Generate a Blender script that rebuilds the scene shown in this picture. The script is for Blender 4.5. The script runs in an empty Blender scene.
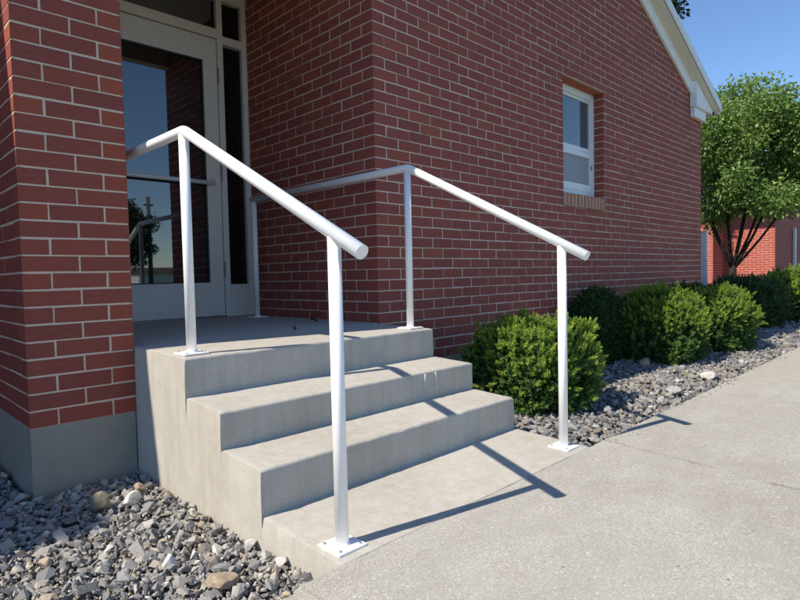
import bpy, bmesh, math, random
import numpy as np
from mathutils import Vector, Matrix, noise
R = math.radians
random.seed(7)
rng = np.random.default_rng(11)
sc = bpy.context.scene
col = sc.collection

# ------------------------------------------------------------------ helpers
def tag(o, label=None, cat=None, group=None, kind=None):
    if label: o['label'] = label
    if cat: o['category'] = cat
    if group: o['group'] = group
    if kind: o['kind'] = kind
    return o

def thing(name, loc, label, cat, group=None):
    o = bpy.data.objects.new(name, None)
    col.objects.link(o)
    o.location = loc
    o.empty_display_size = .1
    return tag(o, label, cat, group)

def link(name, me, mat, parent=None, smooth=False):
    me.name = name
    o = bpy.data.objects.new(name, me)
    col.objects.link(o)
    if mat is not None and not me.materials:
        me.materials.append(mat)
    if parent is not None:
        root = parent
        off = Vector((0, 0, 0))
        while root is not None:
            off += root.location
            root = root.parent
        o.parent = parent
        me.transform(Matrix.Translation(-off))
    if smooth:
        me.polygons.foreach_set('use_smooth', [True] * len(me.polygons))
    return o

def mesh_np(verts, faces, smooth=False):
    """faces: (n,k) int array or list of lists"""
    me = bpy.data.meshes.new('m')
    verts = np.asarray(verts, np.float32)
    if isinstance(faces, np.ndarray):
        n, k = faces.shape
        me.vertices.add(len(verts)); me.vertices.foreach_set('co', verts.ravel())
        me.loops.add(n * k); me.loops.foreach_set('vertex_index', faces.ravel().astype(np.int32))
        me.polygons.add(n)
        me.polygons.foreach_set('loop_start', np.arange(0, n * k, k, dtype=np.int32))
        me.polygons.foreach_set('loop_total', np.full(n, k, np.int32))
        me.update(calc_edges=True)
    else:
        me.from_pydata(verts.tolist(), [], faces)
        me.update()
    me.validate()
    me.polygons.foreach_set('use_smooth', [bool(smooth)] * len(me.polygons))
    return me

def bm_mesh(bm, recalc=True):
    if recalc:
        bmesh.ops.recalc_face_normals(bm, faces=bm.faces[:])
    me = bpy.data.meshes.new('m')
    bm.to_mesh(me); bm.free()
    return me

def box(bm, a, b, bev=0.0, seg=2):
    x0, y0, z0 = a; x1, y1, z1 = b
    t = bmesh.new()
    vs = [t.verts.new((x, y, z)) for x in (x0, x1) for y in (y0, y1) for z in (z0, z1)]
    for f in ((0, 1, 3, 2), (4, 6, 7, 5), (0, 4, 5, 1), (2, 3, 7, 6), (0, 2, 6, 4), (1, 5, 7, 3)):
        t.faces.new([vs[i] for i in f])
    bmesh.ops.recalc_face_normals(t, faces=t.faces[:])
    if bev:
        bmesh.ops.bevel(t, geom=t.edges[:], offset=bev, segments=seg, affect='EDGES', profile=.5)
    me = bpy.data.meshes.new('t'); t.to_mesh(me); t.free()
    bm.from_mesh(me); bpy.data.meshes.remove(me)

def boxes(name, lst, mat, parent=None, bev=0.0):
    bm = bmesh.new()
    for a, b in lst:
        box(bm, a, b, bev)
    return link(name, bm_mesh(bm), mat, parent)

def prism(name, poly, axis, a, b, mat, parent=None, bev=0.0):
    """poly in the two other axes, extruded along axis from a to b"""
    bm = bmesh.new()
    def P(p, t):
        q = list(p); q.insert(axis, t); return q
    lo = [bm.verts.new(P(p, a)) for p in poly]
    hi = [bm.verts.new(P(p, b)) for p in poly]
    n = len(poly)
    bm.faces.new(lo); bm.faces.new(hi)
    for i in range(n):
        bm.faces.new((lo[i], lo[(i + 1) % n], hi[(i + 1) % n], hi[i]))
    bmesh.ops.recalc_face_normals(bm, faces=bm.faces[:])
    if bev:
        bmesh.ops.bevel(bm, geom=bm.edges[:], offset=bev, segments=2, affect='EDGES')
    return link(name, bm_mesh(bm), mat, parent)

def tube(bm, pts, radii, n=12, cap=True):
    pts = [Vector(p) for p in pts]
    rings = []
    ref = Vector((0.31, 0.17, 1)) if abs((pts[1] - pts[0]).normalized().z) < .9 else Vector((1, .2, 0))
    for i, p in enumerate(pts):
        d = (pts[min(i + 1, len(pts) - 1)] - pts[max(i - 1, 0)]).normalized()
        u = d.cross(ref).normalized(); v = d.cross(u).normalized()
        r = radii[i] if hasattr(radii, '__len__') else radii
        # keep the tube round through a bend
        rings.append([bm.verts.new(p + (u * math.cos(t) + v * math.sin(t)) * r)
                      for t in [2 * math.pi * k / n for k in range(n)]])
    fs = []
    for a, b in zip(rings, rings[1:]):
        for k in range(n):
            fs.append(bm.faces.new((a[k], a[(k + 1) % n], b[(k + 1) % n], b[k])))
    for f in fs: f.smooth = True
    if cap:
        bm.faces.new(rings[0]); bm.faces.new(rings[-1])

# ------------------------------------------------------------------ materials
def new_mat(name):
    m = bpy.data.materials.new(name); m.use_nodes = True
    nt = m.node_tree
    return m, nt, nt.nodes['Principled BSDF']

def N(nt, t, **kw):
    n = nt.nodes.new(t)
    for k, v in kw.items():
        if k in n.inputs.keys(): n.inputs[k].default_value = v
        else: setattr(n, k, v)
    return n

def ramp(nt, stops, src, interp='LINEAR'):
    r = nt.nodes.new('ShaderNodeValToRGB')
    r.color_ramp.interpolation = interp
    e = r.color_ramp.elements
    while len(e) > 1: e.remove(e[-1])
    e[0].position = stops[0][0]; e[0].color = (*stops[0][1], 1)
    for p, c in stops[1:]:
        x = e.new(p); x.color = (*c, 1)
    nt.links.new(src, r.inputs[0])
    return r.outputs[0]

def g(v): return (v, v, v)

def coords(nt, scale=(1, 1, 1)):
    tc = nt.nodes.new('ShaderNodeNewGeometry')
    mp = nt.nodes.new('ShaderNodeMapping'); mp.inputs['Scale'].default_value = scale
    nt.links.new(tc.outputs['Position'], mp.inputs[0])
    return mp.outputs[0]

def noise_t(nt, vec, scale, detail=4, rough=.55, dist=0):
    n = N(nt, 'ShaderNodeTexNoise', Scale=scale, Detail=detail, Roughness=rough, Distortion=dist)
    nt.links.new(vec, n.inputs['Vector'])
    return n.outputs['Fac']

def mix(nt, fac, a, b, mode='MIX'):
    m = nt.nodes.new('ShaderNodeMix'); m.data_type = 'RGBA'; m.blend_type = mode
    for idx, val in ((0, fac), (6, a), (7, b)):
        if isinstance(val, (int, float)): m.inputs[idx].default_value = val
        elif isinstance(val, tuple): m.inputs[idx].default_value = (*val, 1)
        else: nt.links.new(val, m.inputs[idx])
    return m.outputs[2]

def math_n(nt, op, a, b=None, clamp=False):
    m = nt.nodes.new('ShaderNodeMath'); m.operation = op; m.use_clamp = clamp
    for i, v in ((0, a), (1, b)):
        if v is None: continue
        if isinstance(v, (int, float)): m.inputs[i].default_value = v
        else: nt.links.new(v, m.inputs[i])
    return m.outputs[0]

def bump(nt, bsdf, h, strength, dist, prev=None):
    b = N(nt, 'ShaderNodeBump', Strength=strength, Distance=dist)
    nt.links.new(h, b.inputs['Height'])
    if prev is not None: nt.links.new(prev, b.inputs['Normal'])
    nt.links.new(b.outputs[0], bsdf.inputs['Normal'])
    return b.outputs[0]

def rand_island(nt):
    return nt.nodes.new('ShaderNodeNewGeometry').outputs['Random Per Island']

def mat_brick(name, stops):
    m, nt, b = new_mat(name)
    v = coords(nt)
    c = ramp(nt, stops, rand_island(nt))
    n1 = noise_t(nt, v, 38, 6, .7)
    c = mix(nt, math_n(nt, 'MULTIPLY', n1, .62), c, mix(nt, .42, c, (.05, .02, .02)))
    c = mix(nt, ramp(nt, [(.50, g(0)), (.75, g(.30))], noise_t(nt, coords(nt, (6, 6, 30)), 3.0, 5, .7)), c, (.46, .14, .10))
    # pale mortar smears and a little efflorescence
    n2 = noise_t(nt, v, 9, 5, .65, .6)
    sm = ramp(nt, [(.64, g(0)), (.82, g(.16))], n2)
    c = mix(nt, sm, c, (.34, .22, .19))
    # fine dark pits
    n3 = noise_t(nt, v, 260, 2, .5)
    pit = ramp(nt, [(.28, g(.5)), (.42, g(0))], n3)
    c = mix(nt, pit, c, (.05, .018, .016))
    nt.links.new(c, b.inputs['Base Color'])
    b.inputs['Roughness'].default_value = .75
    b.inputs['Specular IOR Level'].default_value = .25
    p = bump(nt, b, n1, .35, .0022)
    bump(nt, b, n3, .25, .0008, p)
    return m

M = {}
M['brick'] = mat_brick('brick', [(0, (.298, .080, .061)), (.4, (.330, .087, .064)), (.8, (.350, .090, .064)),
                                 (.95, (.355, .090, .061)), (1, (.385, .105, .064))])
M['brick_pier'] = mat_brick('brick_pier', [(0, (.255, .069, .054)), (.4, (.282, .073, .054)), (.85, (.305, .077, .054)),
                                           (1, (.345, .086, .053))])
M['brick_end'] = mat_brick('brick_end', [(0, (.315, .076, .051)), (1, (.385, .092, .050))])
M['brick_sill'] = mat_brick('brick_sill', [(0, (.40, .17, .105)), (1, (.47, .21, .13))])
M['brick_bounce_lit'] = mat_brick('brick_bounce_lit', [(0, (.42, .14, .07)), (1, (.48, .16, .08))])  # lintel brick: bounce light on its underside is put into the orange
M['brick_far'] = mat_brick('brick_far', [(0, (.42, .082, .060)), (1, (.49, .096, .068))])

def mat_mortar():
    m, nt, b = new_mat('mortar')
    v = coords(nt)
    n1 = noise_t(nt, v, 60, 5, .7); n2 = noise_t(nt, v, 4, 3)
    c = ramp(nt, [(.25, (.54, .43, .335)), (.75, (.74, .60, .48))], n1)
    c = mix(nt, math_n(nt, 'MULTIPLY', n2, .4), c, (.50, .385, .30))
    nt.links.new(c, b.inputs['Base Color']); b.inputs['Roughness'].default_value = .95
    bump(nt, b, n1, .6, .003)
    return m
M['mortar'] = mat_mortar()

def mat_concrete(name, c0, c1, c2, speck=.25, streak=0.0, grain=420, warm=(.42, .36, .265)):
    m, nt, b = new_mat(name)
    v = coords(nt)
    big = noise_t(nt, v, 1.7, 5, .6, .4)
    mid = noise_t(nt, v, 14, 6, .68)
    fine = noise_t(nt, v, grain, 3, .6)
    c = ramp(nt, [(.28, c0), (.52, c1), (.75, c2)], big)
    c = mix(nt, .20, c, ramp(nt, [(.3, g(.30)), (.5, g(.50)), (.72, g(.68))], mid), 'OVERLAY')
    c = mix(nt, speck, c, ramp(nt, [(.30, g(.1)), (.5, g(.5)), (.7, g(.9))], fine), 'OVERLAY')
    # brown grubby blotches
    st = noise_t(nt, v, 5.3, 7, .72, .9)
    c = mix(nt, ramp(nt, [(.58, g(0)), (.76, g(.16))], st), c, warm)
    # small dark pock marks
    vo = N(nt, 'ShaderNodeTexVoronoi', Scale=62.0); nt.links.new(v, vo.inputs['Vector'])
    pk = ramp(nt, [(.07, g(.55)), (.13, g(0))], vo.outputs['Distance'])
    sel = ramp(nt, [(.60, g(0)), (.68, g(1))], noise_t(nt, v, 21, 2))
    pk = math_n(nt, 'MULTIPLY', pk, sel)
    c = mix(nt, pk, c, (.10, .085, .065))
    h = math_n(nt, 'ADD', math_n(nt, 'MULTIPLY', mid, .6), math_n(nt, 'MULTIPLY', fine, .4))
    if streak:
        v2 = coords(nt, (26, 26, 1.3))
        s = noise_t(nt, v2, 1.0, 5, .65)
        c = mix(nt, ramp(nt, [(.40, g(0)), (.68, g(streak))], s), c, (.30, .255, .175))
        h = math_n(nt, 'ADD', h, math_n(nt, 'MULTIPLY', s, .7))
    nt.links.new(c, b.inputs['Base Color']); b.inputs['Roughness'].default_value = .9
    b.inputs['Specular IOR Level'].default_value = .25
    p = bump(nt, b, h, .45, .004)
    return m
M['steps'] = mat_concrete('concrete_steps', (.428, .402, .354), (.466, .443, .397), (.504, .484, .440), .28, .30)
M['found'] = mat_concrete('foundation', (.245, .236, .212), (.28, .269, .24), (.32, .308, .275), .12, .12, warm=(.2, .19, .17))

def mat_sidewalk():
    m, nt, b = new_mat('sidewalk')
    v = coords(nt)
    big = noise_t(nt, v, .9, 5, .6, .5)
    mid = noise_t(nt, v, 9, 6, .7)
    c = ramp(nt, [(.30, (.305, .287, .250)), (.5, (.340, .325, .290)), (.72, (.375, .361, .328))], big)
    # clean pale band and brownish worn areas
    v2 = coords(nt, (.8, 2.0, 1)); sw = noise_t(nt, v2, 3.4, 7, .7, .7)
    c = mix(nt, ramp(nt, [(.46, g(0)), (.70, g(.55))], sw), c, (.44, .428, .395))
    c = mix(nt, ramp(nt, [(.52, g(0)), (.76, g(.38))], mid), c, (.30, .268, .215))
    g2 = nt.nodes.new('ShaderNodeNewGeometry'); s2_ = nt.nodes.new('ShaderNodeSeparateXYZ'); nt.links.new(g2.outputs['Position'], s2_.inputs[0])
    far = math_n(nt, 'ADD', math_n(nt, 'ADD', s2_.outputs[0], math_n(nt, 'MULTIPLY', s2_.outputs[1], 1.0)), math_n(nt, 'MULTIPLY', big, .9))
    c = mix(nt, ramp(nt, [(.30, g(0)), (.62, g(.55))], math_n(nt, 'MULTIPLY', far, .5)), c, (.365, .325, .262))
    # exposed sand and aggregate: small light and dark grains
    vo = N(nt, 'ShaderNodeTexVoronoi', Scale=210.0); nt.links.new(v, vo.inputs['Vector'])
    grains = ramp(nt, [(0, (.15, .135, .115)), (.22, (.32, .295, .26)), (.62, (.50, .48, .44)), (.9, (.72, .71, .68))], vo.outputs['Color'])
    pat = ramp(nt, [(.38, g(.10)), (.64, g(.34))], noise_t(nt, v, 5.5, 5, .68, .6))
    c = mix(nt, pat, c, grains)
    sp1 = noise_t(nt, v, 130, 4, .75)
    c = mix(nt, .28, c, ramp(nt, [(.30, g(.16)), (.5, g(.5)), (.70, g(.86))], sp1), 'OVERLAY')
    vo2 = N(nt, 'ShaderNodeTexVoronoi', Scale=72.0); nt.links.new(v, vo2.inputs['Vector'])
    spk = math_n(nt, 'MULTIPLY', ramp(nt, [(.12, g(1)), (.2, g(0))], vo2.outputs['Distance']),
                 ramp(nt, [(.50, g(0)), (.54, g(1))], noise_t(nt, v, 33, 1)))
    c = mix(nt, math_n(nt, 'MULTIPLY', spk, .75), c, (.66, .65, .62))
    vo4 = N(nt, 'ShaderNodeTexVoronoi', Scale=34.0, Randomness=1.0); nt.links.new(coords(nt, (1, 1.5, 1)), vo4.inputs['Vector'])
    fl = math_n(nt, 'MULTIPLY', ramp(nt, [(.13, g(1)), (.24, g(0))], math_n(nt, 'ADD', vo4.outputs['Distance'], math_n(nt, 'MULTIPLY', math_n(nt, 'SUBTRACT', sp1, .5), .35))),
                ramp(nt, [(.53, g(0)), (.58, g(1))], noise_t(nt, v, 15, 2)))
    c = mix(nt, math_n(nt, 'MULTIPLY', fl, .55), c, (.58, .565, .53))
    vo3 = N(nt, 'ShaderNodeTexVoronoi', Scale=30.0); nt.links.new(v, vo3.inputs['Vector'])
    dk = math_n(nt, 'MULTIPLY', ramp(nt, [(.10, g(1)), (.19, g(0))], vo3.outputs['Distance']),
                ramp(nt, [(.60, g(0)), (.66, g(1))], noise_t(nt, v, 12, 2)))
    c = mix(nt, math_n(nt, 'MULTIPLY', dk, .6), c, (.12, .10, .08))
    # shrinkage crack running out from the corner of the pad
    geo = nt.nodes.new('ShaderNodeNewGeometry'); sp = nt.nodes.new('ShaderNodeSeparateXYZ')
    nt.links.new(geo.outputs['Position'], sp.inputs[0])
    X, Y = sp.outputs[0], sp.outputs[1]
    wob = math_n(nt, 'MULTIPLY', math_n(nt, 'SUBTRACT', noise_t(nt, v, 16, 4, .7), .5), .075)
    line = math_n(nt, 'SUBTRACT', X, math_n(nt, 'ADD', math_n(nt, 'MULTIPLY', Y, .17), .325))
    dist = math_n(nt, 'ABSOLUTE', math_n(nt, 'ADD', line, wob))
    ragged = math_n(nt, 'MULTIPLY', math_n(nt, 'SUBTRACT', noise_t(nt, v, 55, 3, .7), .42), .05)
    crack = ramp(nt, [(.003, g(1)), (.0075, g(0))], math_n(nt, 'SUBTRACT', dist, ragged))
    crack = math_n(nt, 'MULTIPLY', crack, ramp(nt, [(.40, g(.15)), (.52, g(1))], noise_t(nt, v, 7, 3)))
    c = mix(nt, math_n(nt, 'MULTIPLY', crack, .48), c, (.19, .16, .125))
    nt.links.new(c, b.inputs['Base Color']); b.inputs['Roughness'].default_value = .92
    b.inputs['Specular IOR Level'].default_value = .2
    h = math_n(nt, 'ADD', math_n(nt, 'MULTIPLY', math_n(nt, 'MULTIPLY', vo.outputs['Distance'], pat), 1.4), math_n(nt, 'MULTIPLY', mid, .9))
    h = math_n(nt, 'ADD', h, math_n(nt, 'MULTIPLY', noise_t(nt, v, 48, 5, .7), .35))
    p = bump(nt, b, h, .45, .0035)
    bump(nt, b, math_n(nt, 'MULTIPLY', crack, -1.0), .5, .004, p)
    return m
M['sidewalk'] = mat_sidewalk()

def mat_simple(name, c, rough=.5, nscale=0, namt=.0, spec=.5, metal=0, bmp=0.0):
    m, nt, b = new_mat(name)
    if nscale:
        v = coords(nt); n = noise_t(nt, v, nscale, 5, .65)
        lo = tuple(x * (1 - namt) for x in c); hi = tuple(min(1, x * (1 + namt)) for x in c)
        nt.links.new(ramp(nt, [(.3, lo), (.7, hi)], n), b.inputs['Base Color'])
        if bmp: bump(nt, b, n, .4, bmp)
    else:
        b.inputs['Base Color'].default_value = (*c, 1)
    b.inputs['Roughness'].default_value = rough
    b.inputs['Specular IOR Level'].default_value = spec
    b.inputs['Metallic'].default_value = metal
    return m

def mat_white_paint():
    m, nt, b = new_mat('white_paint')
    v = coords(nt)
    n = noise_t(nt, v, 7, 5, .7, .5); f = noise_t(nt, v, 160, 3)
    c = ramp(nt, [(.35, (.86, .86, .855)), (.6, (.90, .90, .895))], n)
    c = mix(nt, ramp(nt, [(.73, g(0)), (.78, g(.35))], noise_t(nt, v, 34, 6, .75)), c, (.60, .54, .46))
    nt.links.new(c, b.inputs['Base Color'])
    b.inputs['Roughness'].default_value = .45
    bump(nt, b, f, .08, .0006)
    return m
M['white'] = mat_white_paint()
M['steel'] = mat_simple('bolt_steel', (.42, .42, .41), .45, 0, 0, .5, .7)
M['trim'] = mat_simple('trim_paint', (.85, .85, .84), .55, 6, .04)
M['soffit'] = mat_simple('soffit_cream', (.78, .74, .64), .6, 5, .05)
M['vinyl'] = mat_simple('white_vinyl', (.74, .75, .75), .35, 9, .03)
M['screen_bounce'] = mat_simple('vinyl_pink_bounce', (.90, .80, .77), .5, 6, .03)  # white vinyl with pink bounce light put into the base colour
M['alu'] = mat_simple('grey_aluminium', (.70, .655, .60), .42, 11, .05, .5, 0)
M['gasket'] = mat_simple('black_gasket', (.012, .012, .013), .6)
M['hinge'] = mat_simple('hinge_metal', (.22, .21, .20), .4, 0, 0, .5, .6)
M['shingle'] = mat_simple('shingles', (.075, .072, .07), .95, 25, .5, .2, 0, .01)
M['soil'] = mat_simple('soil', (.060, .056, .052), 1, 30, .45, .1, 0, .01)
M['grass'] = mat_simple('grass_ground', (.070, .098, .030), 1, 3.5, .4, .1)
M['asphalt'] = mat_simple('asphalt', (.055, .055, .056), .95, 40, .3, .2)
M['bark'] = mat_simple('bark', (.034, .028, .023), .95, 30, .5, .2, 0, .01)
M['stem'] = mat_simple('shrub_stem', (.075, .05, .032), .95, 40, .4, .1)
M['wood'] = mat_simple('pole_wood', (.13, .10, .075), .9, 8, .3, .2)
M['drip'] = mat_simple('paint_drip', (.60, .60, .58), .6, 60, .1)
M['dead'] = mat_simple('dead_leaf', (.055, .036, .022), .8, 60, .4)
M['interior'] = mat_simple('dark_interior', (.03, .028, .026), .9)

def mat_glass(name, c, ior, rough=.015):
    m, nt, b = new_mat(name)
    b.inputs['Base Color'].default_value = (*c, 1)
    b.inputs['Roughness'].default_value = rough
    b.inputs['IOR'].default_value = ior
    v = coords(nt); n = noise_t(nt, v, 1.2, 2)
    bump(nt, b, n, .02, .02)
    return m
M['glass'] = mat_glass('dark_door_glass', (.006, .007, .008), 2.3)
M['glass_side'] = mat_glass('dark_sidelight_glass', (.006, .006, .006), 1.6)
M['glass_win'] = mat_glass('window_glass', (.075, .105, .125), 1.95, .03)
M['screen'] = mat_simple('insect_screen', (.30, .32, .345), .6, 0, 0, .5)

def mat_leaf(name, stops, trans=.3, rough=.5, spec=.4):
    m, nt, b = new_mat(name)
    at = nt.nodes.new('ShaderNodeAttribute'); at.attribute_name = 'sprig'
    rr = math_n(nt, 'ADD', math_n(nt, 'MULTIPLY', at.outputs['Fac'], .65), math_n(nt, 'MULTIPLY', rand_island(nt), .35))
    c = ramp(nt, stops, rr)
    v = coords(nt); n = noise_t(nt, v, 3.2, 3)
    c = mix(nt, ramp(nt, [(.35, g(.0)), (.7, g(.55))], n), c, mix(nt, .5, c, stops[-1][1]))
    nt.links.new(c, b.inputs['Base Color'])
    b.inputs['Roughness'].default_value = rough
    b.inputs['Specular IOR Level'].default_value = spec
    t = nt.nodes.new('ShaderNodeBsdfTranslucent')
    nt.links.new(mix(nt, 1.0, c, (1.1, 1.15, .55), 'MULTIPLY'), t.inputs[0])
    mx = nt.nodes.new('ShaderNodeMixShader'); mx.inputs[0].default_value = trans
    nt.links.new(b.outputs[0], mx.inputs[1]); nt.links.new(t.outputs[0], mx.inputs[2])
    nt.links.new(mx.outputs[0], nt.nodes['Material Output'].inputs[0])
    return m
M['yew'] = mat_leaf('yew_needles', [(0, (.034, .088, .028)), (.45, (.066, .142, .038)), (.8, (.110, .200, .048)), (1, (.18, .26, .085))], .25, .55, .25)
M['yew_tip'] = mat_leaf('yew_new_growth', [(0, (.145, .235, .036)), (.5, (.235, .335, .048)), (1, (.38, .47, .09))], .35, .55, .25)
M['yew_shaded'] = mat_leaf('shaded_shrub_leaves', [(0, (.030, .070, .024)), (1, (.075, .135, .042))], .2, .5, .25)  # darker copy of the yew greens, building shade put into the colour
M['tree_leaf'] = mat_leaf('tree_leaves', [(0, (.070, .140, .034)), (.5, (.140, .24, .050)), (.85, (.24, .34, .085)), (1, (.36, .44, .17))], .35, .42, .45)
M['dark_leaf'] = mat_leaf('dark_tree_leaves', [(0, (.020, .045, .018)), (1, (.05, .085, .026))], .3, .45, .4)

def mat_stone(name, dk):
    m, nt, b = new_mat(name)
    r = rand_island(nt)
    c = ramp(nt, [(0, (.14, .14, .143)), (.14, (.20, .20, .204)), (.34, (.265, .263, .262)), (.5, (.33, .325, .315)),
                  (.64, (.39, .378, .355)), (.76, (.44, .405, .35)), (.86, (.44, .345, .24)), (.91, (.28, .275, .27)), (.96, (.60, .58, .55)), (1, (.66, .63, .58))], r)
    c = mix(nt, 1.0, c, dk, 'MULTIPLY')
    v = coords(nt)
    n = noise_t(nt, v, 55, 6, .7, .4)
    c = mix(nt, ramp(nt, [(.42, g(0)), (.75, g(.4))], n), c, (.32, .30, .27))
    c = mix(nt, ramp(nt, [(.28, g(.45)), (.45, g(0))], n), c, (.06, .06, .065))
    nt.links.new(c, b.inputs['Base Color']); b.inputs['Roughness'].default_value = .88
    b.inputs['Specular IOR Level'].default_value = .3
    bump(nt, b, noise_t(nt, v, 120, 5, .7), .5, .003)
    return m
M['stone'] = mat_stone('crushed_stone', (.94, .93, .92))
M['stone_dark'] = mat_stone('dark_crushed_stone', (.70, .70, .715))
M['rock_white'] = mat_simple('pale_rock', (.56, .54, .49), .9, 40, .25, .3, 0, .006)
M['rock_tan'] = mat_simple('tan_rock', (.36, .285, .20), .9, 35, .3, .3, 0, .006)
M['rock_grey'] = mat_simple('grey_rock', (.30, .30, .29), .9, 35, .3, .3, 0, .006)
M['rock_olive'] = mat_simple('olive_rock', (.20, .175, .125), .9, 35, .3, .3, 0, .006)

# ------------------------------------------------------------------ measured layout (metres)
H = .0677; L = .2053; MJ = .0076; ZJ = -.0105      # course height, brick pitch, joint, a bed joint level
PX0, PX1 = -1.8468, -1.446                          # pier
DY = 1.48                                           # door plane
GX1 = 5.82                                          # far end of the gable wall
ZF = ZJ - 4 * H + .002                              # top of the concrete foundation
ZG = -.56                                           # soil under the gravel
ZS = -.4775                                          # sidewalk
ZMID = 2.295
SL = .435                                           # roof slope
XA = (PX0 + GX1) / 2
def gable_z(x): return ZMID + SL * ((GX1 - x) if x > XA else (x - PX0))

# ------------------------------------------------------------------ brickwork
def brick_wall(name, O, U, Nn, u0, u1, k0, k1, half_odd, mat, parent, openings=(), corner=(False, False), top=None,
               a=-.003, jit=1.0, depth=.012, seed=0, end_mat=None):
    """bricks of a wall: O origin on the face plane, U along, Nn outward; courses k0..k1 on the common bed joints"""
    r = np.random.default_rng(seed + 100)
    V = []; F = []; MI = []
    Z = np.array((0, 0, 1.0)); U = np.array(U, float); Nn = np.array(Nn, float); O = np.array(O, float)
    flip = np.dot(np.cross(U, Z), Nn) < 0
    for k in range(k0, k1):
        zb = ZJ + k * H + MJ / 2; zt = zb + H - MJ
        hdr = (k % 2 != 0) == half_odd
        uL, uR = u0, u1
        if top is not None:
            # clip under a gable
            zmid = zb
            lo, hi = top(zmid)
            uL, uR = max(u0, lo), min(u1, hi)
            if uR - uL < .03: continue
        joints = [u0 + (L / 2 if hdr else L) + a]
        while joints[-1] < u1: joints.append(joints[-1] + L)
        edges = [u0 - MJ / 2] + joints
        segs = []
        for e0, e1 in zip(edges, edges[1:]):
            segs.append((e0 + MJ / 2, e1 - MJ / 2))
        fin = []
        for s0, s1 in segs:
            s0 = max(s0, uL); s1 = min(s1, uR)
            if s1 - s0 < .012: continue
            parts = [(s0, s1)]
            for (o0, o1, oz0, oz1) in openings:
                if zt > oz0 + .012 and zb < oz1 - .012:
                    q = []
                    for p0, p1 in parts:
                        if p1 <= o0 or p0 >= o1: q.append((p0, p1))
                        else:
                            if o0 - p0 > .014: q.append((p0, o0))
                            if p1 - o1 > .014: q.append((o1, p1))
                    parts = q
            fin += parts
        for s0, s1 in fin:
            b = .0016
            cl = corner[0] and abs(s0 - u0) < .004; cr = corner[1] and abs(s1 - u1) < .004
            j = lambda: r.normal(0, .0006) * jit
            dx = 0 if (cl or cr) else r.normal(0, .0012) * jit
            w = r.normal(0, .0007) * jit
            p0 = s0 + (0 if cl else dx + j()); p1 = s1 + (0 if cr else dx + j())
            q0 = zb + w + j(); q1 = zt + w + j()
            n0 = 0 if (cl or cr) else r.normal(0, .0004) * jit
            t0 = r.normal(0, .0003) * jit; t1 = r.normal(0, .0003) * jit
            if cl or cr: t0 = t1 = 0
            base = len(V); r_end = r.random()
            bl = 0 if cl else b; br = 0 if cr else b
            for (ua, ub, za, zc, n, tl, tr) in ((p0, p1, q0, q1, -depth, 0, 0), (p0, p1, q0, q1, -b + n0 if not (cl or cr) else -b, t0, t1),
                                                (p0 + bl, p1 - br, q0 + b, q1 - b, n0, t0, t1)):
                for (u, z, t) in ((ua, za, tl), (ub, za, tr), (ub, zc, tr), (ua, zc, tl)):
                    q = (0, 0) if (cl or cr or n == -depth) else r.normal(0, .0007, 2)
                    V.append(O + U * (u + q[0]) + Z * (z + q[1]) + Nn * (n + t))
            fs = [(8, 9, 10, 11)]
            for i in range(4):
                jn = (i + 1) % 4
                if (i == 3 and cl) or (i == 1 and cr):
                    continue
                fs.append((4 + i, 4 + jn, 8 + jn, 8 + i))
                fs.append((i, jn, 4 + jn, 4 + i))
            for f in fs:
                f = [base + x for x in f]
                F.append(f[::-1] if flip else f)
                MI.append(1 if (end_mat is not None and s1 - s0 < L * .6 and (abs(s1 - u1) < .004 or r_end > .93)) else 0)
    me = mesh_np(np.array(V), np.array(F))
    if end_mat is not None:
        me.materials.append(mat); me.materials.append(end_mat)
        me.polygons.foreach_set('material_index', MI)
    return link(name, me, mat, parent)

bld = thing('brick_building', (2, 3, -.5), 'red brick building with a white trimmed gable, recessed glass door and one small window', 'building')

# bricks
g_top = lambda z: (PX0 + max(0, (z - ZMID) / SL) + .0, GX1 - max(0, (z - ZMID) / SL))
WX0, WX1, WZ0, WZ1 = 2.247, 3.02, .874, 2.012
LZ = 2.50
gw = brick_wall('gable_wall', (0, 0, 0), (1, 0, 0), (0, -1, 0), 0, GX1, -4, 37, True, M['brick'], bld,
                openings=[(WX0, WX1, WZ0, WZ1)], corner=(True, True), top=g_top, seed=1)
ge = brick_wall('gable_wall', (0, 0, 0), (1, 0, 0), (0, -1, 0), PX1, 0, 37, 57, True, M['brick'], bld, top=g_top, seed=2)
gx = brick_wall('gable_wall', (0, 0, 0), (1, 0, 0), (0, -1, 0), 0, GX1, 37, 57, True, M['brick'], bld, top=g_top, seed=12)
rw = brick_wall('recess_wall', (0, 0, 0), (0, 1, 0), (-1, 0, 0), 0, DY + .1, -1, 37, False, M['brick'], bld, corner=(True, False), seed=3)
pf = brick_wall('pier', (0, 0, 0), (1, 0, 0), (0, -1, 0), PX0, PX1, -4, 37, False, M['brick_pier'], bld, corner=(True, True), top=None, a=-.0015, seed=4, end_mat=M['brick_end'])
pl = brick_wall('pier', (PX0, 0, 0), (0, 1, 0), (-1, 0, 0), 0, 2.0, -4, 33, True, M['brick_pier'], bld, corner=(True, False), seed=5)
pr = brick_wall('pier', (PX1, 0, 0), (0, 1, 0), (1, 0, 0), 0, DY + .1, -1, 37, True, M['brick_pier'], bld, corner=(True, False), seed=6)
ew = brick_wall('side_wall', (GX1, 0, 0), (0, 1, 0), (1, 0, 0), 0, 5.0, -4, 33, False, M['brick'], bld, corner=(True, False), seed=7)

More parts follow.
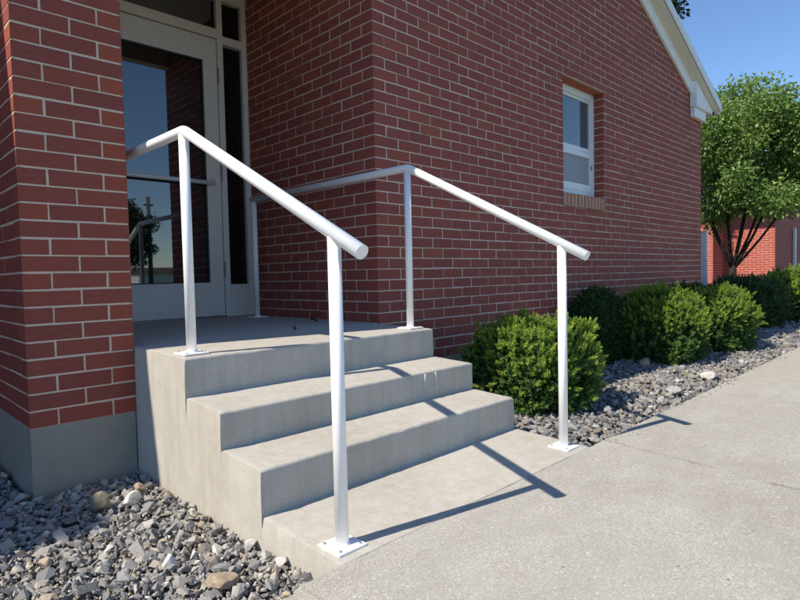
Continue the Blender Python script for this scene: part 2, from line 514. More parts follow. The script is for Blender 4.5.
# mortar bodies set 4.5 mm behind the brick faces
d = .0020
def wallbox(x0, x1, z0, z1): boxes('mortar_backing', [((x0, d, z0), (x1, .10, z1))], M['mortar'], bld)
wallbox(d, WX0 - d, ZF, ZMID); wallbox(WX1 + d, GX1 - d, ZF, ZMID)
wallbox(WX0 - d + .0002, WX1 + d - .0002, ZF, WZ0 - .004); wallbox(WX0 - d + .0002, WX1 + d - .0002, WZ1 + .004, ZMID)
prism('mortar_backing', [(PX0 + d, ZMID + .001), (GX1 - d, ZMID + .001), (XA, ZMID + SL * (GX1 - XA))], 1, d, .10, M['mortar'], bld)
for bx_ in [((d, .101, -.15), (.10, DY + .1, 2.49)),
                         ((PX0 + d, d, ZF), (PX1 - d, .10, 2.29)), ((PX0 + d, .101, ZF), (PX0 + .12, 2.0, 2.29)), ((PX1 - .12, .101, -.15), (PX1 - d, DY + .1, 2.29)),
                         ((GX1 - .10, .101, ZF), (GX1 - d, 5.0, 2.29))]:
    boxes('mortar_backing', [bx_], M['mortar'], bld)
# steel lintel band over the entry and porch ceiling
boxes('entry_lintel', [((PX1 + .002, .008, 2.462), (-.002, .10, 2.495))], M['trim'], bld)
boxes('porch_ceiling', [((PX1 + .006, .101, 2.47), (-.006, DY + .1, 2.49))], M['soffit'], bld)

# concrete foundation
boxes('foundation', [((.0005, .001, -.75), (GX1 - .001, .12, ZF))], M['found'], bld, .003)
boxes('foundation', [((PX0 + .001, .001, -.75), (PX1 - .004, 2.0, ZF))], M['found'], bld, .003)

# ---- roof, rake boards, eave returns
OV = .14                                                # rake overhang
EX = .30                                                # eave overhang
YB = 6.0
for sgn, xe in ((1, GX1), (-1, PX0)):
    s = sgn
    def pt(dx, dz): return (xe + s * dx, ZMID + dz)
    # dx measured outward from the wall end, along the slope z falls by SL per metre
    def sl(dx, off): return (xe + s * dx, ZMID - SL * dx + off)
    half = GX1 - XA
    prism('roof', [sl(EX + .012, .316), sl(EX + .012, .305), sl(-half, .305), sl(-half, .316)], 1, -OV - .008, YB, M['shingle'], bld)
    prism('frieze_board', [sl(.02, -.0), sl(-half, -.0), sl(-half, .165), sl(.02, .165)], 1, -.032, -.002, M['trim'], bld, .003)
    prism('rake_soffit', [sl(.24, .165), sl(-half, .165), sl(-half, .185), sl(.24, .185)], 1, -OV + .002, -.003, M['soffit'], bld)
    prism('barge_board', [sl(EX + .01, .190), sl(-half, .190), sl(-half, .303), sl(EX + .01, .303)], 1, -OV - .02, -OV, M['trim'], bld, .003)
    prism('barge_board', [sl(EX - .03, .155), sl(-half, .155), sl(-half, .188), sl(EX - .03, .188)], 1, -OV + .022, -OV + .05, M['soffit'], bld, .002)
    # boxed eave return with a flared upper part
    prism('eave_return', [(xe - s * .405, 2.197), (xe + s * .012, 2.197), (xe + s * .012, 2.315), (xe - s * .405, 2.315)], 1, -.055, -.0025, M['trim'], bld, .003)
    prism('eave_return', [(xe - s * .425, 2.318), (xe + s * .15, 2.318), (xe + s * .27, 2.40), (xe + s * .27, ZMID - SL * .27 + .16), (xe - s * .425, ZMID + SL * .425 + .16)], 1, -.085, -.004, M['trim'], bld, .003)
    boxes('eave_fascia', [((min(xe + s * .28, xe + s * .30), -OV, 2.33), (max(xe + s * .28, xe + s * .30), YB, 2.46))], M['trim'], bld)
    boxes('eave_soffit', [((min(xe + s * .013, xe + s * .278), .02, 2.33), (max(xe + s * .013, xe + s * .278), YB, 2.35))], M['soffit'], bld)

# ---- wing of the building set back on the left (outside the picture; it shades the pier and the gravel)
boxes('side_wing_wall', [((-9.0, .80, -.75), (-1.86, .95, 2.32))], M['brick'], bld)
prism('side_wing_roof', [(.31, 2.36), (.31, 2.44), (2.6, 3.44), (2.6, 3.36)], 0, -9.3, PX0 - .33, M['shingle'], bld)
prism('side_wing_shade_eave', [(.04, 2.36), (.04, 2.44), (.40, 2.60), (.40, 2.52)], 0, -9.3, -4.40, M['shingle'], bld)  # unseen projecting eave, added to cast the deeper shadow on the gravel
boxes('side_wing_soffit', [((-9.3, .33, 2.33), (PX0 - .33, .80, 2.355))], M['soffit'], bld)

# ---- window
jb = brick_wall('window_jamb', (WX1, 0, 0), (0, 1, 0), (-1, 0, 0), .0, .098, 14, 30, False, M['brick'], bld, corner=(True, False), depth=.004, seed=8)
jb2 = brick_wall('window_jamb', (WX0, 0, 0), (0, 1, 0), (1, 0, 0), .0, .098, 14, 30, False, M['brick'], bld, corner=(True, False), depth=.004, seed=9)
boxes('window_lintel', [((WX0 + .004, .003, WZ1 - .012), (WX1 - .004, .098, WZ1 - .001))], M['brick_bounce_lit'], bld, .002)
bm = bmesh.new()
ns = 12
for i in range(ns):
    w = (WX1 - WX0) / ns
    x0 = WX0 + i * w + .008; x1 = WX0 + (i + 1) * w - .008
    t = bmesh.new()
    o = random.uniform(-.0015, .0015)
    yy0, yy1 = -.022 + o, .095
    vs = [t.verts.new(p) for p in ((x0, yy0, .878), (x1, yy0, .878), (x1, yy1, .878), (x0, yy1, .878), (x0, yy0, .985 + o), (x1, yy0, .985 + o), (x1, yy1, 1.003), (x0, yy1, 1.003))]
    for f in ((3, 2, 1, 0), (4, 5, 6, 7), (0, 1, 5, 4), (1, 2, 6, 5), (2, 3, 7, 6), (3, 0, 4, 7)): t.faces.new([vs[k] for k in f])
    bmesh.ops.bevel(t, geom=t.edges[:], offset=.003, segments=1, affect='EDGES')
    mm = bpy.data.meshes.new('t'); t.to_mesh(mm); t.free(); bm.from_mesh(mm); bpy.data.meshes.remove(mm)
ws = link('window_sill', bm_mesh(bm), M['brick_sill'], bld)
prism('sill_mortar', [(-.0195, .8745), (.094, .8745), (.094, 1.000), (-.0195, .9825)], 0, WX0 + .002, WX1 - .002, M['mortar'], ws)

win = boxes('window', [((WX0 + .002, .094, 1.0), (WX0 + .05, .14, WZ1 - .013)), ((WX1 - .045, .094, 1.0), (WX1 - .002, .14, WZ1 - .013)),
                       ((WX0 + .0505, .094, 1.004), (WX1 - .0455, .14, 1.05)), ((WX0 + .0505, .094, WZ1 - .075), (WX1 - .0455, .14, WZ1 - .013))], M['vinyl'], bld, .004)
ZM = 1.425
boxes('upper_sash', [((WX0 + .052, .112, ZM + .002), (WX1 - .047, .138, ZM + .05)), ((WX0 + .052, .112, ZM + .0505), (WX0 + .08, .138, WZ1 - .0755)), ((WX1 - .067, .112, ZM + .0505), (WX1 - .047, .138, WZ1 - .0755)),
                     ((WX0 + .0805, .112, WZ1 - .10), (WX1 - .0675, .138, WZ1 - .0757))], M['vinyl'], win, .003)
boxes('lower_sash', [((WX0 + .052, .098, ZM - .045), (WX1 - .047, .126, ZM + .001)), ((WX0 + .052, .098, 1.0505), (WX0 + .09, .126, ZM - .0455)), ((WX1 - .086, .098, 1.0505), (WX1 - .047, .126, ZM - .0455)),
                     ((WX0 + .0905, .098, 1.0505), (WX1 - .0865, .126, 1.12))], M['vinyl'], win, .003)
boxes('pane', [((WX0 + .078, .122, ZM + .048), (WX1 - .065, .128, WZ1 - .098))], M['glass_win'], win)
boxes('pane', [((WX0 + .088, .116, 1.118), (WX1 - .084, .122, ZM - .043))], M['screen'], win)
boxes('sash_latch', [((WX1 - .075, .088, 1.27), (WX1 - .060, .098, 1.31))], M['hinge'], win, .003)
boxes('dark_room', [((WX0 + .01, .145, .95), (WX1 - .01, .16, 2.0))], M['interior'], win)

# ---- entry door with sidelight and transom
y0, y1 = DY - .045, DY + .055
fr = boxes('door_frame', [((-.046, y0, .002), (-.003, y1, 2.43)),           # jamb against the brick
                          ((-.247, y0, .002), (-.203, y1, 2.43)),           # mullion between door and sidelight
                          ((-1.443, y0, .002), (-1.40, y1, 2.43)),
                          ((-.2025, y0, .002), (-.0465, y1, .245)),         # panel under the sidelight glass
                          ((-.2025, y0, 2.045), (-.0465, y1, 2.105)),       # transom bar
                          ((-.2025, y0, 2.365), (-.0465, y1, 2.43)),
                          ((-1.3995, y0, 2.078), (-.2475, y1, 2.145)),
                          ((-1.3995, y0, 2.365), (-.2475, y1, 2.43)),
                          ((-1.443, y0 - .03, 2.432), (-.003, y1, 2.466))], M['alu'], bld, .0025)
boxes('transom_pane', [((-1.395, DY, 2.147), (-.25, DY + .01, 2.363))], M['glass'], fr)
boxes('transom_pane', [((-.20, DY, 2.107), (-.049, DY + .01, 2.363))], M['glass_side'], fr)
boxes('sidelight_pane', [((-.20, DY, .247), (-.049, DY + .01, 2.043))], M['glass_side'], fr)
boxes('gasket', [((-.2022, DY - .012, .2455), (-.192, DY - .001, 2.0445)), ((-.057, DY - .012, .2455), (-.0468, DY - .001, 2.0445)),
                 ((-.2022, DY - .012, 2.1055), (-.192, DY - .001, 2.3645)), ((-.057, DY - .012, 2.1055), (-.0468, DY - .001, 2.3645)),
                 ((-1.3992, DY - .012, 2.1455), (-.2478, DY - .001, 2.155)), ((-.258, DY - .012, 2.156), (-.2478, DY - .001, 2.3645))], M['gasket'], fr)
dx0, dx1 = -1.30, -.2505
door = boxes('door', [((dx0, DY - .03, .012), (dx0 + .11, DY + .02, 2.072)), ((dx1 - .108, DY - .03, .012), (dx1, DY + .02, 2.072)),
                      ((dx0 + .1105, DY - .03, .012), (dx1 - .1085, DY + .02, .262)), ((dx0 + .1105, DY - .03, 1.90), (dx1 - .1085, DY + .02, 2.072))], M['alu'], bld, .002)
boxes('door_pane', [((dx0 + .111, DY - .008, .263), (dx1 - .109, DY + .002, 1.899))], M['glass'], door)
boxes('door_gasket', [((dx1 - .120, DY - .02, .2625), (dx1 - .1088, DY - .009, 1.8995)), ((dx0 + .111, DY - .02, 1.888), (dx1 - .1205, DY - .009, 1.8995)),
                      ((dx0 + .111, DY - .02, .2625), (dx1 - .1205, DY - .009, .270))], M['gasket'], door)
boxes('threshold', [((-1.39, DY - .07, .0015), (-.2555, DY + .03, .011))], M['hinge'], door)
for zh in (.30, 1.02, 1.74):
    boxes('hinge', [((-.2535, DY - .052, zh), (-.2435, DY - .0455, zh + .12))], M['hinge'], door, .002)
bm = bmesh.new()
for x in (dx0 + .055,):
    tube(bm, [(x, DY - .03, .95), (x, DY - .075, .95), (x, DY - .075, 1.25), (x, DY - .03, 1.25)], .009, 10)
tube(bm, [(dx0 + .06, DY - .055, 1.00), (dx1 - .06, DY - .055, 1.00)], .016, 12)
link('door_handle', bm_mesh(bm), M['vinyl'], door)
boxes('side_panel', [((-1.3995, y0 + .01, .002), (-1.302, y1, 2.077))], M['alu'], fr)
boxes('entry_back', [((-1.44, DY + .056, 0), (-.003, DY + .08, 2.46))], M['interior'], bld)

# ------------------------------------------------------------------ concrete steps
def arc_profile(pts):
    """pts: (y, z, radius) -> rounded polyline"""
    out = []
    for i, (y, z, r) in enumerate(pts):
        if i in (0, len(pts) - 1) or r <= 0:
            out.append((y, z)); continue
        p = Vector((y, z)); a = (Vector(pts[i - 1][:2]) - p).normalized(); b = (Vector(pts[i + 1][:2]) - p).normalized()
        ang = a.angle(b); t = r / math.tan(ang / 2)
        p0 = p + a * t; p1 = p + b * t
        n = 5
        for k in range(n + 1):
            s = k / n
            q = p0 * (1 - s) ** 2 + p * 2 * s * (1 - s) + p1 * s ** 2
            out.append((q.x, q.y))
    return out
prof = arc_profile([(DY + .09, .0, 0), (-.20, -.001, 0), (-.492, -.006, .015), (-.490, -.156, .006), (-.758, -.169, .014), (-.754, -.300, .006),
                    (-1.008, -.313, .014), (-1.005, -.461, .006), (-1.400, -.476, .003), (-1.402, -.60, 0)])
# refine long runs
pp = []
for a, b in zip(prof, prof[1:]):
    ln = math.hypot(b[0] - a[0], b[1] - a[1]); n = max(1, int(ln / .02))
    for k in range(n): pp.append((a[0] + (b[0] - a[0]) * k / n, a[1] + (b[1] - a[1]) * k / n))
pp.append(prof[-1])
SX0, SX1 = PX1, -.055
NX = 110
xs = np.linspace(SX0, SX1, NX + 1)
V = []; F = []
np_ = len(pp)
def nrm(i):
    a = pp[max(i - 1, 0)]; b = pp[min(i + 1, np_ - 1)]
    t = Vector((b[0] - a[0], b[1] - a[1])).normalized()
    return Vector((-t.y, t.x))
nr = [nrm(i) for i in range(np_)]
curv = [1.0 - max(0, nr[max(i - 1, 0)].dot(nr[min(i + 1, np_ - 1)])) for i in range(np_)]
for j, x in enumerate(xs):
    edge = min(j, NX - j)
    for i, (y, z) in enumerate(pp):
        w1 = noise.noise(Vector((x * 2.3, y * 3, z * 3))) * .0006
        w2 = noise.noise(Vector((x * 24, y * 24, z * 24))) * .0009
        chip = 0
        if curv[i] > .01:
            chip = -max(0, noise.noise(Vector((x * 17, y * 5 + 3, z * 5))) - .36) * .005
        n = nr[i]
        off = (w1 + w2 + chip) if i < np_ - 2 else 0
        xx = x
        if y < 0 and edge == 0:
            s = 1 if j == 0 else -1
            xx = x + s * (.003 + .005 * noise.noise(Vector((y * 45, z * 45, j))) + .005 * noise.noise(Vector((y * 130, z * 130, j + 3))))
            off -= .002
        if y >= 0: 
            off = 0
            if j == NX: xx = -.0045
            if j == 0: xx = SX0 + .003
        V.append((xx, y - n.x * 0 + n.x * off * (-1 if n.y < 0 and abs(n.y) > abs(n.x) else 1), z + abs(n.y) * off))
for j in range(NX):
    for i in range(np_ - 1):
        a = j * np_ + i
        F.append([a, a + np_, a + np_ + 1, a + 1])
# end faces: strips straight down from the profile, so that the sides are grids too
nb = 8
for j, x in ((0, SX0), (NX, SX1)):
    base = len(V)
    ring = [V[j * np_ + i] for i in range(np_)]
    for i, (xx, y, z) in enumerate(ring):
        for k in range(1, nb + 1):
            zz = z + (-.75 - z) * k / nb
            V.append((x + (0.0 if y >= 0 else .0012 * noise.noise(Vector((y * 9, zz * 9, j)))), y, zz))
    for i in range(np_ - 1):
        for k in range(nb):
            def id_(ii, kk): return j * np_ + ii if kk == 0 else base + ii * nb + kk - 1
            q = [id_(i, k), id_(i + 1, k), id_(i + 1, k + 1), id_(i, k + 1)]
            F.append(q if j == 0 else q[::-1])
me = mesh_np(np.array(V), np.array(F))
bm = bmesh.new(); bm.from_mesh(me); bmesh.ops.recalc_face_normals(bm, faces=bm.faces[:])
me = bm_mesh(bm)
steps = link('concrete_steps', me, M['steps'])
tag(steps, 'weathered concrete entry steps with three risers and a landing pad', 'steps')
for p in me.polygons: p.use_smooth = True
try:
    me.set_sharp_from_angle(angle=R(38))
except Exception:
    pass
# old paint drips on the middle riser
for x0, xx1, za, zb, w in ((-.412, -.420, -.178, -.233, .004), (-.338, -.337, -.178, -.262, .0035)):
    bm = bmesh.new()
    for s in range(5):
        t0, t1 = s / 5, (s + 1) / 5
        ww = w * (1 if s < 4 else 1.4)
        box(bm, (x0 + (xx1 - x0) * t0 - ww * .5, -.7635, za + (zb - za) * t1), (x0 + (xx1 - x0) * t0 + ww * .5, -.757, za + (zb - za) * t0), 0)
    link('paint_drip', bm_mesh(bm), M['drip'], steps)

# ------------------------------------------------------------------ handrails
def handrail(x, label, rear=1.20):
    t = thing('handrail', (x, -1.32, -.47), label, 'handrail', 'white pipe handrails of the entry steps')
    zt = .866
    pts = []
    A = Vector((x, rear - .0, zt)); B = Vector((x, -.412, zt - .004)); E = Vector((x, -1.436, .350))
    da = (A - B).normalized(); db = (E - B).normalized()
    pts.append(A)
    r = .020
    n = 7
    for k in range(n + 1):
        s = k / n
        pts.append((B + da * r) * (1 - s) ** 2 + B * 2 * s * (1 - s) + (B + db * r) * s ** 2)
    pts.append(E)
    bm = bmesh.new(); tube(bm, pts, .0208, 20)
    link('rail', bm_mesh(bm), M['white'], t)
    for y, zb, ztop in ((-1.32, -.4745, .398), (-.405, -.003, .850), (rear - .03, 0, .850)):
        bm = bmesh.new()
        tube(bm, [(x, y, zb + .004), (x, y, ztop)], .0193, 18)
        # weld bead at the foot and under the rail
        tube(bm, [(x, y, zb + .004), (x, y, zb + .010), (x, y, zb + .014)], [.0235, .0225, .0195], 18)
        post = link('post', bm_mesh(bm), M['white'], t)
        hw = .050
        bp = boxes('base_plate', [((x - hw, y - hw, zb), (x + hw, y + hw, zb + .007))], M['white'], post, .0015)
        for sx in (-1, 1):
            for sy in (-1, 1):
                bm = bmesh.new()
                cx, cy = x + sx * .036, y + sy * .036
                tube(bm, [(cx, cy, zb + .0072), (cx, cy, zb + .0100), (cx, cy, zb + .0112)], [.0052, .0052, .0036], 8)
                bo = link('bolt', bm_mesh(bm), M['steel'], post)
    return t
handrail(-1.374, 'white pipe handrail on the brick pier side of the steps, ending nearest the camera')
handrail(-.140, 'white pipe handrail on the side of the steps next to the round shrub')

# ------------------------------------------------------------------ ground
gr = boxes('ground', [((-400, -400, ZG - .5), (400, 400, ZG - .06))], M['grass']); tag(gr, 'green lawn around the building', 'ground', kind='structure')
# sidewalk with gently broken edge
def slab(name, x0, x1, yA, yB, z, mat, seed, thick=.12, edge_amp=.006, nx=220):
    bm = bmesh.new()
    rows = []
    ny = 10
    for i in range(nx + 1):
        x = x0 + (x1 - x0) * i / nx
        e = edge_amp * noise.noise(Vector((x * 5, seed, 0))) + edge_amp * .6 * noise.noise(Vector((x * 31, seed, 5)))
        c = []
        c.append(bm.verts.new((x, yA + e, z - thick)))
        c.append(bm.verts.new((x, yA + e, z - .012)))
        c.append(bm.verts.new((x, yA + e - .002, z - .002)))
        c.append(bm.verts.new((x, yA + e - .006, z)))
        for k in range(1, ny + 1):
            c.append(bm.verts.new((x, yA + (yB - yA) * k / ny, z)))
        c.append(bm.verts.new((x, yB, z - thick)))
        rows.append(c)
    for a, b in zip(rows, rows[1:]):
        for k in range(len(a) - 1):
            bm.faces.new((a[k], b[k], b[k + 1], a[k + 1]))
    bm.faces.new(rows[0]); bm.faces.new(rows[-1])
    o = link(name, bm_mesh(bm), mat)
    return o
EDGE = -1.3950
s1 = slab('sidewalk', -1.566, 14.0, EDGE, -3.9, ZS, M['sidewalk'], 1.0, nx=500)
tag(s1, 'pale concrete sidewalk in front of the steps', 'sidewalk', kind='structure')
s2 = slab('sidewalk', -9.0, -1.573, EDGE - .012, -3.9, ZS - .006, M['sidewalk'], 9.0, nx=220)
tag(s2, 'concrete sidewalk slab beyond the joint at the gravel corner', 'sidewalk', kind='structure')
rd = boxes('road', [((-300, -19, ZG - .062), (300, -12, ZG - .056))], M['asphalt']); tag(rd, 'asphalt road beyond the lawn', 'road', kind='structure')
sb = boxes('soil', [((-9, EDGE - .01, ZG - .2), (PX1 - .004, .79, ZG - .012)), ((SX1 + .004, EDGE - .01, ZG - .2), (26, 0.0, ZG - .012)), ((GX1 + .004, 0.001, ZG - .2), (26, 8, ZG - .012))], M['soil'])
tag(sb, 'dark soil of the planting beds', 'soil', kind='structure')

# ---- crushed stone
def stone_variant(seed, flat=.55):
    r = random.Random(seed)
    bm = bmesh.new()
    for _ in range(r.randint(11, 15)):
        p = Vector((r.gauss(0, 1), r.gauss(0, 1), r.gauss(0, 1))).normalized()
        p *= r.uniform(.82, 1.05)
        # angular, blocky
        p = Vector((max(-.72, min(.72, p.x)), max(-.62, min(.62, p.y)), max(-.55, min(.55, p.z))))
        bm.verts.new((p.x * 1.25, p.y * .95, p.z * flat * 1.45))
    res = bmesh.ops.convex_hull(bm, input=bm.verts[:])
    junk = [e for e in res['geom_interior'] + res['geom_unused'] if isinstance(e, bmesh.types.BMVert)]
    bmesh.ops.delete(bm, geom=list(set(junk)), context='VERTS')
    bmesh.ops.triangulate(bm, faces=bm.faces[:])
    bmesh.ops.recalc_face_normals(bm, faces=bm.faces[:])
    bm.verts.index_update()
    v = np.array([x.co[:] for x in bm.verts]); f = np.array([[q.index for q in x.verts] for x in bm.faces])
    bm.free()
    return v, f
SV = [stone_variant(i, random.uniform(.42, .72)) for i in range(30)]

def rotmats(n, tilt):
    a = rng.uniform(0, 2 * math.pi, n); b = rng.normal(0, tilt, n); c = rng.normal(0, tilt, n)
    ca, sa, cb, sb_, cc, sc_ = np.cos(a), np.sin(a), np.cos(b), np.sin(b), np.cos(c), np.sin(c)
    o, z = np.ones(n), np.zeros(n)
    Rz = np.array([[ca, -sa, z], [sa, ca, z], [z, z, o]]).transpose(2, 0, 1)
    Rx = np.array([[o, z, z], [z, cb, -sb_], [z, sb_, cb]]).transpose(2, 0, 1)
    Ry = np.array([[cc, z, sc_], [z, o, z], [-sc_, z, cc]]).transpose(2, 0, 1)
    R2 = rotmats_z(n)
    return Rz @ Rx @ Ry @ R2
def rotmats_z(n):
    a = rng.uniform(0, 2 * math.pi, n); ca, sa = np.cos(a), np.sin(a); o, z = np.ones(n), np.zeros(n)
    return np.array([[ca, -sa, z], [sa, ca, z], [z, z, o]]).transpose(2, 0, 1)

def scatter(P, S, tilt):
    Vs, Fs = [], []; off = 0
    n = len(P); which = rng.integers(0, len(SV), n); Rm = rotmats(n, tilt)
    for k, (v, f) in enumerate(SV):
        idx = np.where(which == k)[0]
        if not len(idx): continue
        an = rng.uniform(.8, 1.25, (len(idx), 1, 3))
        vv = np.einsum('nij,nkj->nki', Rm[idx], v[None] * an * S[idx][:, None, None]) + P[idx][:, None]
        ff = f[None] + (np.arange(len(idx)) * len(v))[:, None, None] + off
        Vs.append(vv.reshape(-1, 3)); Fs.append(ff.reshape(-1, 3)); off += len(idx) * len(v)
    return np.concatenate(Vs), np.concatenate(Fs)

def poisson(x0, x1, y0, y1, dens_r, ok=None):
    """dart throwing on a grid, spacing dens_r(x)"""
    pts = []; cell = {}
    n = int((x1 - x0) * (y1 - y0) / (dens_r ** 2) * 3.2)
    X = rng.uniform(x0, x1, n); Y = rng.uniform(y0, y1, n)
    for x, y in zip(X, Y):
        if ok is not None and not ok(x, y): continue
        i, j = int(x // dens_r), int(y // dens_r)
        bad = False
        for a in (-1, 0, 1):
            for b in (-1, 0, 1):
                for (px, py) in cell.get((i + a, j + b), ()):
                    if (px - x) ** 2 + (py - y) ** 2 < dens_r ** 2: bad = True; break
                if bad: break
            if bad: break
        if bad: continue
        cell.setdefault((i, j), []).append((x, y)); pts.append((x, y))
    return np.array(pts)

def gravel(name, x0, x1, y0, y1, layers, hfun, label, ok=None, mat='stone', stray=None):
    Vs, Fs = [], []; off = 0
    for (sp, smin, smax, dz, tilt) in layers:
        p = poisson(x0, x1, y0, y1, sp, ok)
        s = smin + (smax - smin) * rng.random(len(p)) ** 1.6
        z = np.array([hfun(a, b) for a, b in p]) + dz + rng.normal(0, .005, len(p)) + s * .10
        P3 = np.column_stack([p, z])
        v, f = scatter(P3, s, tilt)
        Vs.append(v); Fs.append(f + off); off += len(v)
    if stray:
        n = stray[0]
        p = np.column_stack([rng.uniform(stray[1], stray[2], n), EDGE - .012 - np.abs(rng.normal(0, .035, n))])
        s = rng.uniform(.0025, .008, n)
        v, f = scatter(np.column_stack([p, np.full(n, ZS) + s * .4]), s, .3)
        Vs.append(v); Fs.append(f + off); off += len(v)
    me = mesh_np(np.concatenate(Vs), np.concatenate(Fs))
    o = link(name, me, M[mat])
    tag(o, label, 'gravel', kind='stuff')
    return o
def h_left(x, y):
    z = -.562 + .016 * noise.noise(Vector((x * 2.4, y * 2.4, 1)))
    if y < -1.2: z -= .10 * (-1.2 - y) * .6
    return z
gravel('gravel', -3.1, PX1 - .012, EDGE + .022, .60, [(.0215, .014, .024, -.020, .5), (.0195, .008, .023, -.004, .5), (.0225, .007, .022, .007, .55), (.052, .017, .031, .012, .55), (.016, .003, .008, .012, .7)], h_left,
       'loose grey crushed stone between the brick pier and the steps', ok=lambda x, y: not (PX0 - .02 < x and y > -.02))
def h_right(x, y):
    z = -.520 + .014 * noise.noise(Vector((x * 1.9, y * 1.9, 7)))
    if y < -1.25: z -= .06 * (-1.25 - y) / .15 * .5
    return z
gravel('gravel', SX1 + .025, 4.2, EDGE + .020, -.02, [(.027, .018, .029, -.018, .3), (.025, .011, .027, -.002, .32), (.045, .012, .034, .008, .34)], h_right,
       'flat dark grey crushed stone under the yew shrubs beside the sidewalk', mat='stone_dark', stray=(70, .0, 4.0))
gravel('gravel', 4.2, 11.0, EDGE + .02, .6, [(.062, .036, .062, -.010, .3)], h_right,
       'grey crushed stone of the far bed below the dark shrubs', ok=lambda x, y: not (x < GX1 + .03 and y > -.02), mat='stone_dark')

def rock(name, loc, size, mat, seed, label, flat=.6, rot=0.0, sub=2):
    r = random.Random(seed)
    bm = bmesh.new()
    bmesh.ops.create_icosphere(bm, subdivisions=3, radius=1)
    planes = [(Vector((r.gauss(0, 1), r.gauss(0, 1), r.gauss(0, .8))).normalized(), r.uniform(.55, .85)) for _ in range(11)]
    for v in bm.verts:
        p = v.co.copy()
        for n, dd in planes:
            e = p.dot(n) - dd
            if e > 0: p -= n * e * .92
        p += p.normalized() * .06 * noise.noise(p * 3 + Vector((seed, 0, 0)))
        v.co = Vector((p.x * size[0], p.y * size[1], p.z * size[2]))
    bmesh.ops.rotate(bm, verts=bm.verts[:], cent=(0, 0, 0), matrix=Matrix.Rotation(rot, 3, 'Z') @ Matrix.Rotation(r.uniform(-.25, .25), 3, 'X'))
    bmesh.ops.translate(bm, verts=bm.verts[:], vec=loc)
    o = link(name, bm_mesh(bm), mat)
    return tag(o, label, 'rock')
rock('rock', (2.367, -.655, -.485), (.085, .06, .05), M['rock_tan'], 3, 'pale tan rock lying at the foot of the paired yew shrubs', rot=.3)
rock('rock', (1.439, -1.215, -.495), (.062, .045, .035), M['rock_grey'], 4, 'pale grey rock in the stones closest to the handrail shadow', rot=.9)
rock('rock', (2.094, -1.215, -.490), (.095, .055, .040), M['rock_white'], 5, 'bright white rock at the sidewalk edge beside the yew shrubs', rot=.2)
rock('rock', (-1.705, -.330, -.520), (.038, .045, .042), M['rock_olive'], 6, 'olive brown rock standing up in the stones near the brick pier', rot=.6)
rock('rock', (-1.645, -1.135, -.535), (.048, .034, .026), M['rock_tan'], 8, 'large tan rock in the grey stones near the sidewalk corner', rot=-.4)
rock('rock', (-1.600, -.345, -.530), (.042, .032, .028), M['rock_white'], 9, 'white rock in the stones near the base of the concrete steps', rot=.1)
rock('rock', (-1.545, -.27, -.525), (.026, .024, .022), M['rock_tan'], 12, 'small brown rock tucked where the pier meets the steps', rot=.1)

# dead leaves on the landing
def dry_leaf(x, y, s, rz, seed, label):
    bm = bmesh.new(); r = random.Random(seed)
    n = 7; prev = None
    for i in range(n):
        t = i / (n - 1); w = s * .38 * math.sin(math.pi * min(1, t * .92 + .06)); zc = .004 + .010 * math.sin(t * 3.0 + seed)
        row = [bm.verts.new((s * (t - .5), -w, zc + .010)), bm.verts.new((s * (t - .5), 0, zc)), bm.verts.new((s * (t - .5), w, zc + .013))]
        if prev:
            bm.faces.new((prev[0], row[0], row[1], prev[1])); bm.faces.new((prev[1], row[1], row[2], prev[2]))
        prev = row
    bmesh.ops.rotate(bm, verts=bm.verts[:], cent=(0, 0, 0), matrix=Matrix.Rotation(rz, 3, 'Z'))
    bmesh.ops.translate(bm, verts=bm.verts[:], vec=(x, y, .002))
    me = bm_mesh(bm); 
    o = link('dry_leaf', me, M['dead'])
    md = o.modifiers.new('s', 'SOLIDIFY'); md.thickness = .001
    return tag(o, label, 'leaf')
dry_leaf(-.19, .405, .046, -.6, 1, 'curled dark dry leaf on the landing near the brick recess wall')
dry_leaf(-.60, .02, .022, .8, 2, 'tiny dark dry leaf on the landing at the edge of the shade')

# ------------------------------------------------------------------ shrubs
def needles_sprig(seed, n=16, ln=.052, nl=.026, nw=.0058):
    """one yew twig tip: flat two-rowed needles"""
    r = np.random.default_rng(seed)
    V = []
    for i in range(n):
        t = (i + .5) / n
        base = np.array((0, 0, t * ln))
        a = (i * 2.4) + r.normal(0, .3)
        up = .55 + .5 * t
        dirn = np.array((math.cos(a), math.sin(a), up)); dirn /= np.linalg.norm(dirn)
        side = np.cross(dirn, (0, 0, 1)); side /= np.linalg.norm(side)
        l = nl * r.uniform(.75, 1.2) * (1 - .35 * t)
        V += [base, base + dirn * l * .5 + side * nw, base + dirn * l + np.array((0, 0, .002)), base + dirn * l * .5 - side * nw]
    # terminal needle
    V += [np.array((0, 0, ln * .9)), np.array((nw, 0, ln + nl * .4)), np.array((0, 0, ln + nl * .9)), np.array((-nw, 0, ln + nl * .4))]
    return np.array(V)
SPR = [needles_sprig(i) for i in range(8)]

def frames(D):
    """rotation taking +Z to D with random roll"""
    n = len(D); D = D / np.linalg.norm(D, axis=1, keepdims=True)
    t = rng.normal(size=(n, 3)); u = np.cross(D, t); u /= np.linalg.norm(u, axis=1, keepdims=True); v = np.cross(D, u)
    return np.stack([u, v, D], axis=2)

def place(temps, P, D, S, shade=None):
    n = len(P); Rm = frames(D); which = rng.integers(0, len(temps), n); out = []; at = []
    rv = rng.random(n) if shade is None else shade
    for k, v in enumerate(temps):
        idx = np.where(which == k)[0]
        if len(idx) == 0: continue
        out.append((np.einsum('nij,nkj->nki', Rm[idx], v[None] * S[idx][:, None, None]) + P[idx][:, None]).reshape(-1, 3))
        at.append(np.repeat(rv[idx], len(v)))
    global LAST
    LAST = np.concatenate(at)
    V = np.concatenate(out); nq = len(V) // 4
    return V, np.arange(nq * 4).reshape(nq, 4)

